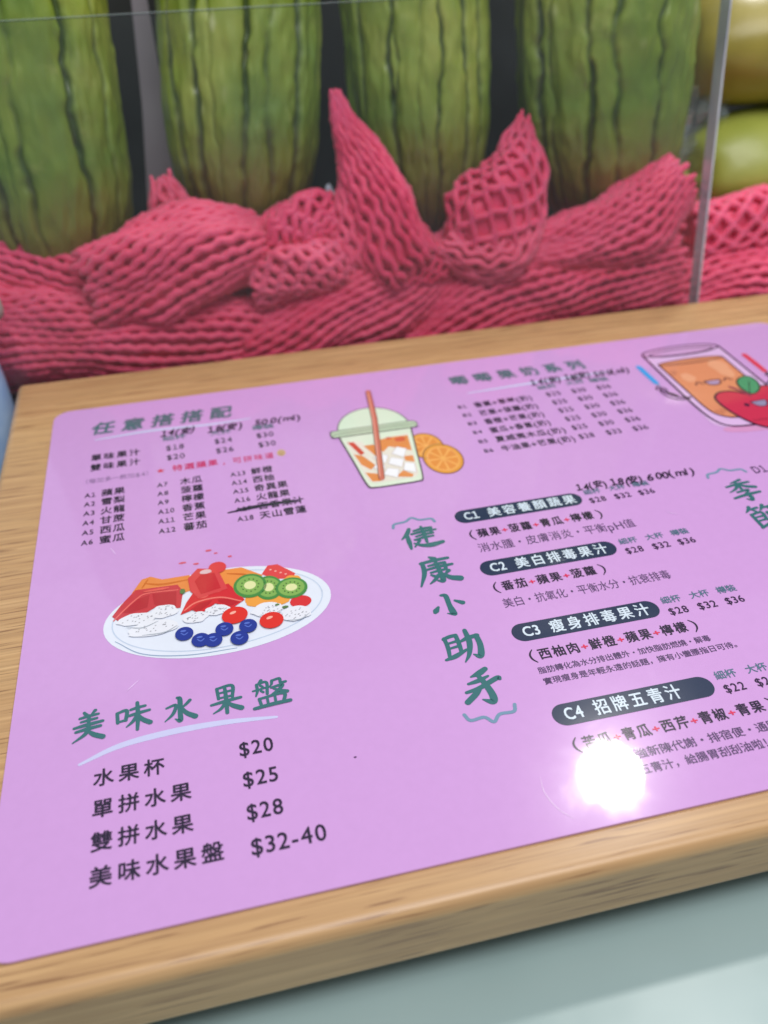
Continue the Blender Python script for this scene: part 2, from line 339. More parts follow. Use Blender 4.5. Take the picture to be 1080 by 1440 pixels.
# ---- middle: green brush column and the four juices
for ch, a in zip('健康小助手', ((151, 143.4, 169, 157.8), (152, 164, 169.2, 181.8), (152.4, 187, 166.4, 200), (151, 208, 166.4, 224), (152, 228, 167, 244.4))): brush(ch, *a)
BRC = (118, 150, 176)
flat('bracket_mark', [line([(150.4, 141.4), (151.6, 138.8), (156.5, 138.2), (159.8, 136.2), (163, 138.4), (168, 138.8), (169, 141.2)], 1.3)], BRC, 1.2)
flat('bracket_mark', [line([(149.8, 246.6), (151.2, 249.4), (156, 249.2), (158.6, 251.8), (161.5, 249.2), (166.5, 249.2), (167.8, 246.4)], 1.3)], BRC, 1.2)
flat('bracket_mark', [line([(299.6, 141.4), (301, 138.8), (305.6, 138.2), (309, 136.2), (312.4, 138.4), (317.6, 138.8), (319, 141.2)], 1.3)], BRC, 1.2)
brush('季', 302, 146, 317, 162); brush('節', 301, 166, 317, 182)
text('精', 301, 317, 203, 15, TEAL, 'heading_text', .03); text('選', 301, 317, 223, 15, TEAL, 'heading_text', .03)
BAR = (42, 54, 82); BT = (214, 228, 242); DS = (84, 66, 104); RED = (222, 52, 92)
def bar(y0, code, name, xe=234):
    b = flat('title_bar', [rrect(178.3, y0, 237.3, y0+9.2, 4.55)], BAR, 1.0)
    text(code, 182.2, 189.2, y0+7.0, 4.8, BT, 'bar_text', .02, parent=b, layer=1.8)
    text(name, 192.6, xe, y0+7.6, 5.9, BT, 'bar_text', .014, fill=.84, parent=b, layer=1.8)
def formula(parts, x0, x1, y, h, opn='( ', cls=' )'):
    tot = sum(len(p) for p in parts)+.62*(len(parts)-1); u = (x1-x0)/tot; x = x0
    for i, p in enumerate(parts):
        text(p, x, x+u*len(p), y, h, BK, 'item_text', .016, fill=.9); x += u*len(p)
        if i < len(parts)-1: text('+', x+.02*u, x+.60*u, y-h*.16, h*.56, RED, 'plus_mark', .03); x += .62*u
    flat('paren_mark', [line([(x0-1.2, y-h-.5), (x0-2.4, y-h*.8), (x0-2.8, y-h/2), (x0-2.4, y-h*.15), (x0-1.2, y+.9)], .75, .5)], BK, 1.2)
    if cls: flat('paren_mark', [line([(x1+1.8, y-h-.5), (x1+3.1, y-h*.8), (x1+3.5, y-h/2), (x1+3.1, y-h*.15), (x1+1.8, y+.9)], .75, .5)], BK, 1.2)
bar(136.6, 'C1', '美容養顏蔬果', 235); bar(172.2, 'C2', '美白排毒果汁'); bar(210.0, 'C3', '瘦身排毒果汁'); bar(250.1, 'C4', '招牌五青汁', 225.6)
formula(('蘋果', '菠蘿', '青瓜', '檸檬'), 184, 237.4, 156.8, 5.2)
text('消水腫・皮膚消炎・平衡pH值', 181.6, 252.2, 166.4, 5.4, DS, 'description_text', 0)
formula(('番茄', '蘋果', '菠蘿'), 183, 223.4, 191, 5.0)
text('美白・抗氧化・平衡水分・抗衰排毒', 180.4, 250.8, 200.6, 4.9, DS, 'description_text', 0)
formula(('西柚肉', '鮮橙', '蘋果', '檸檬'), 183.7, 242.8, 229.2, 4.9)
text('脂肪轉化為水分排出體外・加快脂肪燃燒・解毒', 181, 248, 235.6, 2.9, DS, 'description_text', .004)
text('實現瘦身是年輕永遠的話題，擁有小蠻腰指日可待。', 181, 257.5, 240.8, 2.9, DS, 'description_text', .004)
formula(('苦瓜', '青瓜', '西芹', '青椒', '青果'), 183.4, 249.2, 269.6, 4.6)
text('排毒・增強新陳代謝・排宿便・通腸胃・降血壓', 181, 271, 277.1, 3.5, DS, 'description_text', .004)
text('多喝一杯五青汁，給腸胃刮刮油啦！', 181, 244, 283, 3.4, DS, 'description_text', .004)
for yg, yd, pr in ((139.6, 145.8, (28, 32, 36)), (176.2, 182.3, (28, 32, 36)), (213.5, 219.7, (28, 32, 36)), (253.3, 259.4, (22, 26, 30))):
    for s, p, x in zip(('細杯', '大杯', '樽裝'), pr, (239.8, 251.8, 263.4)):
        text(s, x, x+8.2, yg, 3.5, (86, 118, 138), 'size_text', .012); text('$%d' % p, x, x+8.2, yd, 3.5, (52, 34, 66), 'price_text', .012)
hand('14(安)', 237.8, 252.4, 135.6, 4.8); hand('18(安)', 254, 270, 136.4, 5.4); hand('600(ml)', 272, 295.4, 136.6, 4.8)
text('D1', 322.4, 329.5, 143.6, 5.2, (52, 40, 72), 'code_text', .004); text('香甜玉米汁', 334, 372, 144, 6, BK, 'item_text', .016)
for k, s in enumerate(('D2', 'D3', 'D4', 'D5')): text(s, 323, 330, 158+k*15, 5, BK, 'code_text', .004); text(('甘筍蘋果汁', '鮮榨甘蔗汁', '西瓜冰沙', '雪梨蜜汁')[k], 334, 372, 158.3+k*15, 6, BK, 'item_text', .016)
print('text done')

# ---- fruit plate picture
pl = flat('plate_picture', [ell(73.2, 174, 43.8, 24.2, 0, 64)], (226, 232, 246), 1)
flat('plate_rim', [closed(ell(73.2, 173.4, 40.5, 21.2, 0, 40), .5, 2)], (196, 210, 232), 1.6, pl)
flat('plate_shadow_line', [line([(34, 182), (44, 191), (60, 195.6), (78, 196.4)], .5, .4)], (150, 170, 200), 1.8, pl)
OR, RD, RD2 = (230, 140, 76), (200, 62, 74), (226, 92, 92)
flat('orange_wedge', [[(40, 156), (44, 148.5), (47.5, 147.6), (52, 150.5), (63, 150.5), (64, 160), (52, 163), (42, 160)]], OR, 2, pl)
flat('orange_wedge', [[(70, 150.5), (84, 151), (92, 158), (84, 167), (74, 162)]], (236, 146, 74), 2, pl)
flat('watermelon_wedge', [[(32.6, 168), (36, 162), (41.4, 154.6), (58, 155.4), (60, 160), (58.6, 169.4), (52, 169), (49.6, 166.4), (44, 170), (39.5, 168.6), (36.5, 173.2)]], RD, 3, pl)
flat('cut_edge', [line([(33.2, 170.6), (37, 165.6), (42, 160), (46, 157.8), (58, 158.6)], .7, .3)], (232, 110, 106), 3.6, pl)
flat('watermelon_wedge', [[(58.4, 173.6), (61, 167), (64.6, 160.8), (78, 160), (83.4, 171), (78.4, 174.6), (72, 170.4), (66, 175), (63, 172)]], (212, 52, 60), 4, pl)
flat('cut_edge', [line([(60, 171.6), (65, 168), (74, 167.4), (82, 171.6)], .8, .3)], (238, 126, 116), 4.6, pl)
flat('watermelon_cube', [[(62.2, 153), (66.4, 147.6), (71, 149), (75, 152.6), (77.4, 163), (66, 166), (62.8, 161)]], (216, 74, 78), 5, pl)
flat('cut_edge', [[(64.8, 155.4), (67.4, 152), (73, 152.2), (74.8, 162), (66.8, 163.8)], ], (200, 48, 58), 5.6, pl)
flat('flesh_facet', [[(36.5, 167), (41, 160.6), (47, 158.8), (46, 166), (40, 167.6)], [(48, 158.6), (57.4, 159.4), (57, 168), (52, 168), (48.6, 165)]], (184, 48, 62), 3.4, pl, zstep=.00001)
flat('flesh_facet', [[(62.4, 171.6), (66, 168.8), (71, 168.2), (69.6, 170.4), (65.4, 173.6)], [(73, 168.4), (79, 169.2), (81, 172), (77.6, 173.4), (73.4, 170)]], (188, 44, 54), 4.4, pl, zstep=.00001)
flat('flesh_facet', [blob(72, 163, 3.6, 1.2, 51), blob(67.5, 165.4, 2, .8, 52), blob(50, 156.6, 5, .7, 53)], (226, 96, 92), 4.5, pl, zstep=.00001)
flat('wedge_shade', [line([(45, 151.4), (52, 153.6), (62, 153.4)], 1.1, .6), line([(78, 153.6), (85, 156), (89, 160)], 1.0, .6), line([(46.4, 149.2), (44, 154)], .7, .5)], (206, 108, 48), 2.5, pl, zstep=.00001)
flat('leaf_sprig', [blob(98.2, 179.4, 1.3, .7, 54), blob(95.4, 177.4, .9, .6, 55), blob(59.8, 160.4, 1.1, 1.6, 56)], (96, 128, 76), 6.6, pl, zstep=.00001)
flat('slice_shade', [line([(38, 175.6), (44, 177.4), (50, 175.2)], .5, .7), line([(44, 181.6), (52, 182), (57, 179.4)], .5, .7), line([(88, 181.6), (93, 182.4), (97, 180.4)], .5, .7), line([(98, 187), (103, 187.6), (107, 185)], .5, .7)], (178, 186, 196), 6.9, pl, zstep=.00001)
flat('tomato_half', [ell(74.4, 149, 3.6, 3.6)], (220, 72, 74), 5.4, pl)
flat('pith_mark', [blob(69.5, 150.6, 2.4, 1.3, 3)], (226, 190, 196), 6, pl)
flat('strawberry', [[(91.6, 157.4), (94.6, 152.6), (98.6, 152.8), (105, 160.2), (103.6, 163), (96, 161.6)]], (222, 74, 78), 2.4, pl)
flat('strawberry_seeds', [ell(95.4+1.9*i, 155.6+1.4*i, .5, .4) for i in range(4)], (244, 178, 170), 3, pl)
flat('orange_piece', [blob(88.4, 172.4, 5.4, 3.8, 5), blob(96.6, 173.8, 4.8, 3.4, 6), blob(103, 165, 4, 3.8, 8)], (238, 162, 74), 2.6, pl, zstep=.00002)
flat('tomato', [ell(104.6, 177.4, 4.2, 3.4)], (216, 58, 62), 3, pl)
for cx, cy, rx, ry in ((93.4, 166.4, 5.6, 7.2), (86.3, 163.4, 6.6, 7.2), (102.2, 168.8, 6.4, 6.2)):
    k = flat('kiwi_slice', [ell(cx, cy, rx, ry)], (78, 142, 74), 3.6 if cx == 93.4 else 4.4, pl)
    z0 = 4.0 if cx == 93.4 else 4.8
    flat('kiwi_flesh', [ell(cx, cy-.2, rx*.82, ry*.8)], (134, 178, 92), z0, k)
    flat('kiwi_core', [ell(cx, cy-.2, rx*.36, ry*.34)], (226, 230, 170), z0+.4, k)
    flat('kiwi_seeds', [ell(cx+rx*.52*math.cos(a), cy-.2+ry*.52*math.sin(a), .3, .36, 0, 8) for a in np.linspace(0, 6.283, 13)[:-1]], (44, 70, 44), z0+.4, k)
for cx, cy, rx, ry, sd in ((42, 172, 7.5, 3.2, 1), (52.5, 170.2, 5, 3.8, 2), (48, 178.6, 9.5, 4.0, 3), (63.8, 176.6, 4.8, 3, 4), (72.4, 174.6, 5, 2.8, 5), (91.4, 179, 6.4, 3.6, 6), (102, 184, 5.6, 4.2, 7)):
    o = flat('dragonfruit_slice', [blob(cx, cy, rx, ry, sd)], (232, 234, 244), 5+.2*sd, pl)
    sds = []
    for q in range(18):
        a, u = random.uniform(0, 6.28), math.sqrt(random.random())*.78
        sds.append(ell(cx+rx*u*math.cos(a), cy+ry*u*math.sin(a), .38, .24, -25, 7))
    flat('seeds', sds, (172, 172, 182), 5.4+.2*sd, o)
for cx, cy, rx, ry in ((78.8, 179.2, 5.0, 4.6), (92.2, 185.4, 4.6, 4.4)):
    o = flat('cherry_tomato', [ell(cx, cy, rx, ry, -15)], (222, 56, 50), 7.2, pl)
    flat('shine_mark', [ell(cx-.6, cy-1.4, 1.3, .7, -20)], (246, 176, 160), 7.6, o)
for i, (cx, cy) in enumerate(((59.4, 184.6), (65.2, 189.4), (69.8, 190.6), (74.3, 185.9), (79.4, 192), (83.2, 186.4))):
    o = flat('blueberry', [ell(cx, cy, 3.4, 3.6)], (46, 62, 150), 7.2+.3*i, pl)
    flat('berry_crown', [line([(cx-1.2, cy-.4), (cx, cy+.7), (cx+1.3, cy-.2)], .5, .3), ell(cx-.3, cy-1.4, 1.1, .5)], (92, 116, 206), 7.6+.3*i, o, zstep=.00001)
flat('splash_mark', [blob(71.5, 136.5, 1.3, .7, 11), blob(60.5, 142, 1.6, .6, 12), blob(80, 142.6, .9, .6, 13), blob(66, 144, 1.2, .6, 14), blob(74.4, 139, .8, .5, 15)], (216, 96, 118), 1.2)

# ---- drink cup picture
cupo = flat('cup_picture', [[(141.2, 62.5), (178.6, 61.5), (172.6, 108.4), (170, 110), (149, 109.8), (146.4, 107.6)]], (222, 234, 214), 2.2)
OUT = (88, 84, 84)
for cx, cy, r, z in ((181.4, 81.6, 8.4, 1), (186.4, 94.6, 9.4, 1.5)):
    o = flat('orange_slice', [ell(cx, cy, r, r*1.38)], (226, 152, 62), z, sheet); o.name = 'orange_slice'
    flat('slice_outline', [closed(ell(cx, cy, r, r*1.38, 0, 30), .5, 2)], (120, 70, 50), z+.5, o)
    flat('slice_flesh', [ell(cx, cy, r*.83, r*1.15)], (238, 172, 92), z+.2, o)
    segs = []
    for k in range(8):
        a0, a1 = k*math.pi/4+.09, (k+1)*math.pi/4-.09
        segs.append([(cx+r*.1*math.cos((a0+a1)/2), cy+r*.14*math.sin((a0+a1)/2))]+[(cx+r*.74*math.cos(a), cy+r*1.02*math.sin(a)) for a in np.linspace(a0, a1, 6)])
    flat('slice_segments', segs, (226, 140, 62), z+.4, o)
flat('drink_fill', [[(143.6, 68.4), (148.5, 68.8), (151.6, 70.5), (154, 78), (159, 76), (165, 69.6), (175.6, 68), (171.8, 104), (169.6, 106.4), (150.4, 106.6), (147.6, 104)]], (232, 226, 214), 2.7, cupo)
flat('fruit_piece', [[(144.4, 69), (147.6, 69.6), (150.8, 80.5), (148.6, 82)], ], (206, 76, 58), 3.2, cupo)
flat('fruit_piece', [[(145.5, 80), (149.5, 83), (153.6, 92), (150.8, 95.4), (147.2, 90)], [(151.6, 74), (156.6, 74), (158.4, 84), (155.6, 85)], [(147.6, 97), (153, 99.4), (153.4, 105.6), (149.4, 105)], [(157.6, 71), (164, 70), (168.6, 69.6), (175, 70), (173.6, 84), (167.6, 80.5), (163.6, 77.6), (159.6, 82)], [(168.4, 88), (173, 88.4), (172.4, 94), (168.4, 92)], [(161, 104), (165.4, 99.6), (169.4, 104.4), (168, 106)]], (226, 142, 78), 3.0, cupo, zstep=.00001)
flat('fruit_piece', [blob(170.4, 72.8, 2.8, 2.2, 21), blob(165, 70.4, 1.6, 1.2, 22)], (214, 96, 66), 3.5, cupo)
for q in ([(163.2, 84.6), (167.2, 79), (171.4, 82), (168.4, 89)], [(159.6, 92.6), (162.2, 87.4), (168, 90.6), (165.4, 97)], [(155.4, 100.8), (158.6, 96), (163.8, 98.4), (161.4, 105)], [(165.4, 99.8), (167.6, 93.6), (172, 95.4), (171, 103)], [(154, 86), (157, 82.6), (161.4, 85.6), (158.6, 92)], [(152.2, 94), (155.2, 90), (158.2, 94), (155.6, 99)]):
    o = flat('ice_cube', [q], (244, 244, 250), 4, cupo)
    flat('cube_edge', [closed(q, .3, 1)], (196, 178, 176), 4.3, o)
dome = flat('cup_lid', [[(141.6, 59.5)]+[(160.2+18.4*math.cos(a), 59.5-21*math.sin(a)) for a in np.linspace(math.pi, 0, 22)]+[(178.6, 59.5)]], (216, 234, 212), 2.8, cupo)
flat('lid_outline', [line([(160.2+18.4*math.cos(a), 59.5-21*math.sin(a)) for a in np.linspace(math.pi, 0, 14)], .55, 0, 3)], OUT, 3.4, cupo)
flat('lid_rim', [rrect(137.6, 57.2, 182.4, 63.4, 2.9)], (190, 208, 182), 4.4, cupo)
flat('rim_outline', [closed(rrect(137.6, 57.2, 182.4, 63.4, 2.9, 3), .5, 2), line([(139, 60.6), (160, 60), (181.4, 60.4)], .4)], OUT, 4.8, cupo, zstep=.00001)
flat('cup_outline', [line([(141.4, 63.6), (144, 86), (146.4, 107), (149.4, 110), (160, 110.2), (170, 110), (172.8, 107.6), (175.6, 86), (178.4, 63.6)], .7, 0, 4)], OUT, 4.6, cupo)
st = flat('straw', [stroke_poly([(165.2, 21.6, 2.6), (162.4, 50, 2.7), (153.9, 104, 2.6)])], (204, 114, 96), 5.4, cupo)
flat('straw_shine', [stroke_poly([(164.7, 23, .7), (161.8, 50, .8), (153.5, 102, .7)])], (228, 160, 142), 5.8, st)
flat('straw_outline', [stroke_poly([(166.5, 21.6, .35), (163.8, 50, .35), (155.3, 104, .35)]), stroke_poly([(163.9, 21.6, .35), (161.0, 50, .35), (152.6, 104, .35)])], (120, 70, 66), 6, st)

# ---- juice glass and apple picture
DK = (58, 26, 60)
jg = flat('glass_picture', [rrect(325.8, 20.4, 374, 104, 8)], (222, 184, 232), 1.2)
flat('ground_shadow', [ell(352, 106, 24, 5)], (214, 150, 200), .8, jg)
flat('glass_rim', [ell(349, 21.6, 22.5, 5.4)], (206, 160, 212), 1.6, jg)
flat('juice_fill', [[(329.6, 35.4), (340, 33.6), (354, 33), (368.6, 34.4), (368.4, 60), (367, 88), (361, 94.6), (350, 97), (338, 96.6), (331.6, 90), (330.4, 70)]], (222, 142, 106), 2, jg)
flat('juice_surface', [ell(349, 34.4, 19.4, 2.6)], (204, 132, 100), 2.4, jg)
flat('juice_shine', [blob(361, 46, 5, 11, 31, .2), blob(338, 52, 3.4, 5, 32, .2)], (232, 164, 130), 2.3, jg)
flat('glass_outline', [line([(326, 22), (326, 50), (326.4, 80), (328.4, 96), (334, 103.4), (348, 105.4), (362, 104.4), (371, 98), (374, 86), (374, 50), (373.6, 22)], 1.15, 0, 5), closed(ell(349.6, 21.6, 23.6, 5.6, 0, 20), .85, 2), closed(ell(349.4, 23, 19.6, 3.4, 0, 20), .6, 2),
     line([(329.4, 35), (330, 60), (331, 86), (336, 94.6), (344, 97), (356, 96.6), (366, 90), (368.4, 70), (368.8, 35)], .85, 0, 5), closed(ell(349, 34.6, 19.8, 2.8, 0, 20), .5, 2)], DK, 3, jg, zstep=.000012)
flat('face', [line([(338, 61), (340, 58.6), (342.4, 61)], .8), line([(355, 60.4), (357.3, 58), (359.6, 60.4)], .8), line([(343.8, 58.6), (348.6, 58.2), (353.2, 58.6), (351.6, 62.4), (348.4, 63.4), (345.2, 62.4), (343.8, 58.6)], .7)], DK, 3, jg, zstep=.00001)
flat('mouth', [[(344.6, 59), (352.6, 59), (351, 62.2), (348.4, 63), (345.6, 62)]], (176, 150, 190), 2.8, jg)
flat('juice_marks', [line([(331.6, 44), (332.6, 48)], .6), line([(334, 43), (334.6, 46)], .5), line([(334, 88), (336.6, 91.4)], .6), line([(337, 87), (338.6, 90)], .5)], (150, 74, 60), 3, jg)
flat('arm', [line([(329, 72), (323.4, 70.6), (319.6, 66), (317.4, 60)], .9), line([(328, 73), (322, 73), (317.4, 68), (316.4, 61)], .7), line([(315.2, 60), (317, 57.6), (319.4, 59.6), (320.6, 62)], .9), line([(318.4, 62.6), (321, 66.4), (323, 69)], 1.8, .4)], DK, 3, jg, zstep=.00001)
flat('crayon', [stroke_poly([(317.9, 33.6, 3.3), (318.2, 44, 3.4), (318.6, 53, 3.2)])], (66, 160, 232), 1.6, jg)
flat('crayon_tip', [[(317.4, 54.6), (320, 54.6), (318.8, 57.6)]], (150, 150, 190), 1.6, jg)
flat('arm', [line([(374, 70), (379, 66), (382, 60)], .9), line([(380, 61), (382, 58), (384.4, 60)], .9)], DK, 3, jg, zstep=.00001)
flat('crayon', [stroke_poly([(382, 36, 3.3), (382.2, 46, 3.4), (382.2, 56, 3.2)])], (222, 60, 88), 1.6, jg)
ap = [(359.2, 77.6), (353, 72.4), (345.6, 71.6), (340.6, 76), (339.8, 84), (341.6, 94), (345.6, 104), (351, 109.6), (357.6, 110.4), (362.6, 109), (369, 110.4), (375, 106), (379, 96), (380.6, 84), (378.6, 75), (372, 71), (365, 72.6)]
aps = [tuple(q) for q in smooth_path(ap+[ap[0]], 5)[:-1]]
apo = flat('apple_picture', [aps], (204, 50, 84), 3.6)
flat('apple_outline', [closed(ap, 1.2, 5)], DK, 4.2, apo)
flat('apple_face', [ell(352.4, 87, 1.4, 1.7), ell(368.6, 86, 1.4, 1.7)], DK, 4, apo)
flat('apple_mouth', [[(355.6, 85), (364.4, 84.6), (362.6, 89.4), (359.8, 90.4), (357.2, 89)]], (150, 140, 176), 4, apo)
flat('mouth_outline', [closed([(355.6, 85), (364.4, 84.6), (362.6, 89.4), (359.8, 90.4), (357.2, 89)], .6, 3)], DK, 4.4, apo)
flat('apple_marks', [line([(347.4+k*2.1, 101+(k % 2)*.8), (348.6+k*2.1, 102.2)], .6) for k in range(4)], (120, 30, 58), 4, apo)
flat('apple_stem', [line([(359.4, 79), (357.4, 73), (354, 67.6)], 1.6)], (150, 60, 90), 4.6, apo)
lf = [(360.2, 77), (359, 70), (361, 63), (366, 59.4), (370.4, 60.4), (371, 67), (368, 73.6), (363, 77.4)]
lo = flat('apple_leaf', [[tuple(q) for q in smooth_path(lf+[lf[0]], 4)[:-1]]], (72, 150, 110), 4.8, apo)
flat('leaf_outline', [closed(lf, .9, 4), line([(360.8, 76), (364.4, 69.6), (367, 65)], .5)], (34, 60, 62), 5.2, lo, zstep=.00001)
flat('crease_mark', [line([(165.5, 276), (164.8, 282), (166.6, 288), (170, 292.6)], .28, .7)], (236, 208, 242), 1.1)
flat('scratch_mark', [line([(31, 124), (33.5, 129.5)], .5, .9), line([(43, 203), (38, 208)], .5, .9), line([(269, 160), (273, 163.4)], .35, .9)], (226, 190, 238), 1.1)
flat('dust_speck', [blob(110.6, 254.6, .5, .35, 40)], (90, 60, 100), 1.2)
print('menu done')

# ------------------------------------------------------------ ribbed gourds
t = NT('gourd_skin'); co = t.coords()
na = t.noise(co, 16, 4, .55); nb = t.noise(co, 48, 3, .6); nc = t.noise(t.coords((1, 1, .25)), 30, 3, .6)
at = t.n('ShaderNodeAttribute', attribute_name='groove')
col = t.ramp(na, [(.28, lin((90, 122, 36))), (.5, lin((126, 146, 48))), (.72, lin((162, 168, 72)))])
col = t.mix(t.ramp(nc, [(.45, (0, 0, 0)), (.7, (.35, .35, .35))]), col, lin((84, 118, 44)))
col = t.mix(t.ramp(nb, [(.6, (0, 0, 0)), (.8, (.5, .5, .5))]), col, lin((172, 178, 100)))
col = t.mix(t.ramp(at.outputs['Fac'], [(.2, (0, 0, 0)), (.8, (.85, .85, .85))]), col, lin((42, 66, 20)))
vo = t.n('ShaderNodeTexVoronoi'); t.l(t.coords((1, 1, .45)), vo.inputs['Vector']); vo.inputs['Scale'].default_value = 62
sp = t.ramp(vo.outputs['Distance'], [(.08, (.8, .8, .8)), (.2, (0, 0, 0))]); sp = t.mix(t.ramp(na, [(.48, (0, 0, 0)), (.62, (1, 1, 1))]), (0, 0, 0, 1), sp)
col = t.mix(sp, col, lin((190, 196, 140)))
at2 = t.n('ShaderNodeAttribute', attribute_name='blossom_end')
col = t.mix(t.ramp(at2.outputs['Fac'], [(.02, (0, 0, 0)), (.8, (.85, .85, .85))]), col, lin((128, 92, 42)))
t.l(col, t.b.inputs['Base Color']); t.set(Roughness=.36, Coat_Weight=.25, Coat_Roughness=.2); t.bump(nb, .3, .0015)
t.set(Roughness=.5)
GOURD = t.m
def gourd(loc, rad, zb, length, lean, seed, label):
    NA, NZ = 320, 200
    rs = random.Random(seed); ng = rs.randint(12, 14)
    th0 = [2*math.pi*(k+rs.uniform(-.27, .27))/ng for k in range(ng)]
    dep = [rs.uniform(.6, 1.15) for _ in th0]; wid = [rs.uniform(.028, .052) for _ in th0]
    for _ in range(9): th0.append(rs.uniform(0, 6.283)); dep.append(rs.uniform(.2, .5)); wid.append(rs.uniform(.020, .034))
    ng = len(th0)
    Z = np.linspace(0, 1, NZ); A_ = np.linspace(0, 2*np.pi, NA, endpoint=False)
    V = []; G = []; E = []
    for i, s in enumerate(Z):
        prof = (1-abs(1-min(s/.30, 1))**2.3)**.55 if s < .3 else 1.0
        if s > .8: prof = math.sqrt(max(0, 1-((s-.8)/.2)**2.4))
        prof *= 1+.05*math.sin(s*3.1+seed)
        rr = rad*max(prof, .02)
        thk = [th+.16*noise.noise((s*3.6, k*3.7, seed))+.07*noise.noise((s*15, k*3.7, seed+5))+.03*noise.noise((s*40, k*3.7, seed+6)) for k, th in enumerate(th0)]
        wk = [w_*(1+.5*noise.noise((s*9, k*2.1, seed+3))) for k, w_ in enumerate(wid)]
        dk = [d*(1+.75*noise.noise((s*11, k*1.3, seed+8))+.35*noise.noise((s*45, k*1.3, seed+8))) for k, d in enumerate(dep)]
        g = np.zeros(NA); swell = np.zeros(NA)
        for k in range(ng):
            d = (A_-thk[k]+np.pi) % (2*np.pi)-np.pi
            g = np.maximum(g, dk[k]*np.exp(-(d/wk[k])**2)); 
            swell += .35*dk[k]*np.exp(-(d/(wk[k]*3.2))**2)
        for j in range(NA):
            a = A_[j]; c_, s_ = math.cos(a), math.sin(a)
            b = noise.noise((c_*2.6, s_*2.6, s*6+seed))*.026+noise.noise((c_*6, s_*6, s*14+seed))*.030+noise.noise((c_*14, s_*14, s*30+seed))*.016
            r_ = rr*(1-.075*g[j]-.04*swell[j]+b)
            V.append((r_*c_, r_*s_, s*length))
        G.append(g); E.append(np.full(NA, max(0, 1-s/.30)))
    V.append((0, 0, 0)); V.append((0, 0, length))
    F = [(i*NA+j, i*NA+(j+1) % NA, (i+1)*NA+(j+1) % NA, (i+1)*NA+j) for i in range(NZ-1) for j in range(NA)]
    F += [(len(V)-2, (j+1) % NA, j) for j in range(NA)]+[(len(V)-1, (NZ-1)*NA+j, (NZ-1)*NA+(j+1) % NA) for j in range(NA)]
    o = mesh_obj('ribbed_gourd', V, F, GOURD, smooth=True)
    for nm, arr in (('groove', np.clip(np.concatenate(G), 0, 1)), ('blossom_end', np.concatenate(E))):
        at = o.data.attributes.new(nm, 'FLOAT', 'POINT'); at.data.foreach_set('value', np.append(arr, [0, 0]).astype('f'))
    o.location = (loc[0], loc[1], zb); o.rotation_euler = lean
    sv = []
    for k in range(9):
        for q in range(14):
            a = q*2*math.pi/14; r_ = rad*(.20-.010*k+.014*math.sin(5*a)); sv.append((r_*math.cos(a)+.0006*k, r_*math.sin(a), length-.004+.004*k))
    sf = [(i*14+j, i*14+(j+1) % 14, (i+1)*14+(j+1) % 14, (i+1)*14+j) for i in range(8) for j in range(14)]+[tuple(range(112, 126))]
    so = mesh_obj('stem', sv, sf, STEM, o, True)
    tag(o, label, 'gourd', 'ribbed green gourds standing in a row')
    return o
t = NT('stem_dry'); t.l(t.ramp(t.noise(t.coords(), 60, 3), [(.3, lin((96, 96, 50))), (.7, lin((140, 130, 78)))]), t.b.inputs['Base Color']); t.set(Roughness=.8); STEM = t.m
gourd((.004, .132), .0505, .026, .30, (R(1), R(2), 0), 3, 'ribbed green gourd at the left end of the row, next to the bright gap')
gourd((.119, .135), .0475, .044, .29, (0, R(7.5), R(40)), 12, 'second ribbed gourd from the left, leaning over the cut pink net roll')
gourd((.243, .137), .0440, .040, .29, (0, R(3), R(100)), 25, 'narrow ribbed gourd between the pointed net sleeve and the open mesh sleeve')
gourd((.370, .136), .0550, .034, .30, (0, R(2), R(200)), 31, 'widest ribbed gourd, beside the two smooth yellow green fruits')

# ------------------------------------------------------------ smooth fruits at the right
t = NT('smooth_fruit_skin'); co = t.coords()
at = t.n('ShaderNodeObjectInfo')
c1 = t.ramp(t.noise(co, 14, 4), [(.3, lin((150, 160, 66))), (.7, lin((182, 188, 92)))])
c2 = t.ramp(t.noise(co, 18, 4), [(.3, lin((134, 122, 40))), (.7, lin((170, 154, 62)))])
t.l(t.mix(at.outputs['Color'], c1, c2), t.b.inputs['Base Color']); t.set(Roughness=.42, Coat_Weight=.2, Coat_Roughness=.22); t.bump(t.noise(co, 110, 3), .25, .0012)
FR = t.m
def fruit(loc, r, rot, sh, label):
    V = []; NA, NZ = 64, 40
    for i in range(NZ):
        ph = math.pi*i/(NZ-1)
        for j in range(NA):
            a = 2*math.pi*j/NA; x = math.cos(ph); q = math.sin(ph)**.86
            k = 1+.05*noise.noise((x*1.5, math.cos(a), math.sin(a)+r[0]*50))
            dim = 1-.10*math.exp(-((abs(x)-1)/.10)**2)
            V.append((r[0]*x*dim*k, r[1]*q*math.cos(a)*k, r[2]*q*math.sin(a)*k*(1-.12*x)))
    F = [(i*NA+j, (i+1)*NA+j, (i+1)*NA+(j+1) % NA, i*NA+(j+1) % NA) for i in range(NZ-1) for j in range(NA)]
    o = mesh_obj('smooth_fruit', V, F, FR, smooth=True); o.location = loc; o.rotation_euler = rot; o.color = (sh, sh, sh, 1)
    V = [(r[0]*.9-.002+.0016*i, (.006-.0004*i)*math.cos(a), (.006-.0004*i)*math.sin(a)) for i in range(7) for a in np.linspace(0, 6.283, 11)[:-1]]
    mesh_obj('stem', V, [(i*10+j, (i+1)*10+j, (i+1)*10+(j+1) % 10, i*10+(j+1) % 10) for i in range(6) for j in range(10)]+[tuple(range(60, 70))], STEM, o, True)
    tag(o, label, 'fruit', 'smooth yellow green fruits stacked at the right')
fruit((.512, .155, .0700), (.080, .050, .0385), (0, R(-3), R(8)), 0, 'pale yellow green smooth fruit, lower of the stacked pair behind the screen edge')
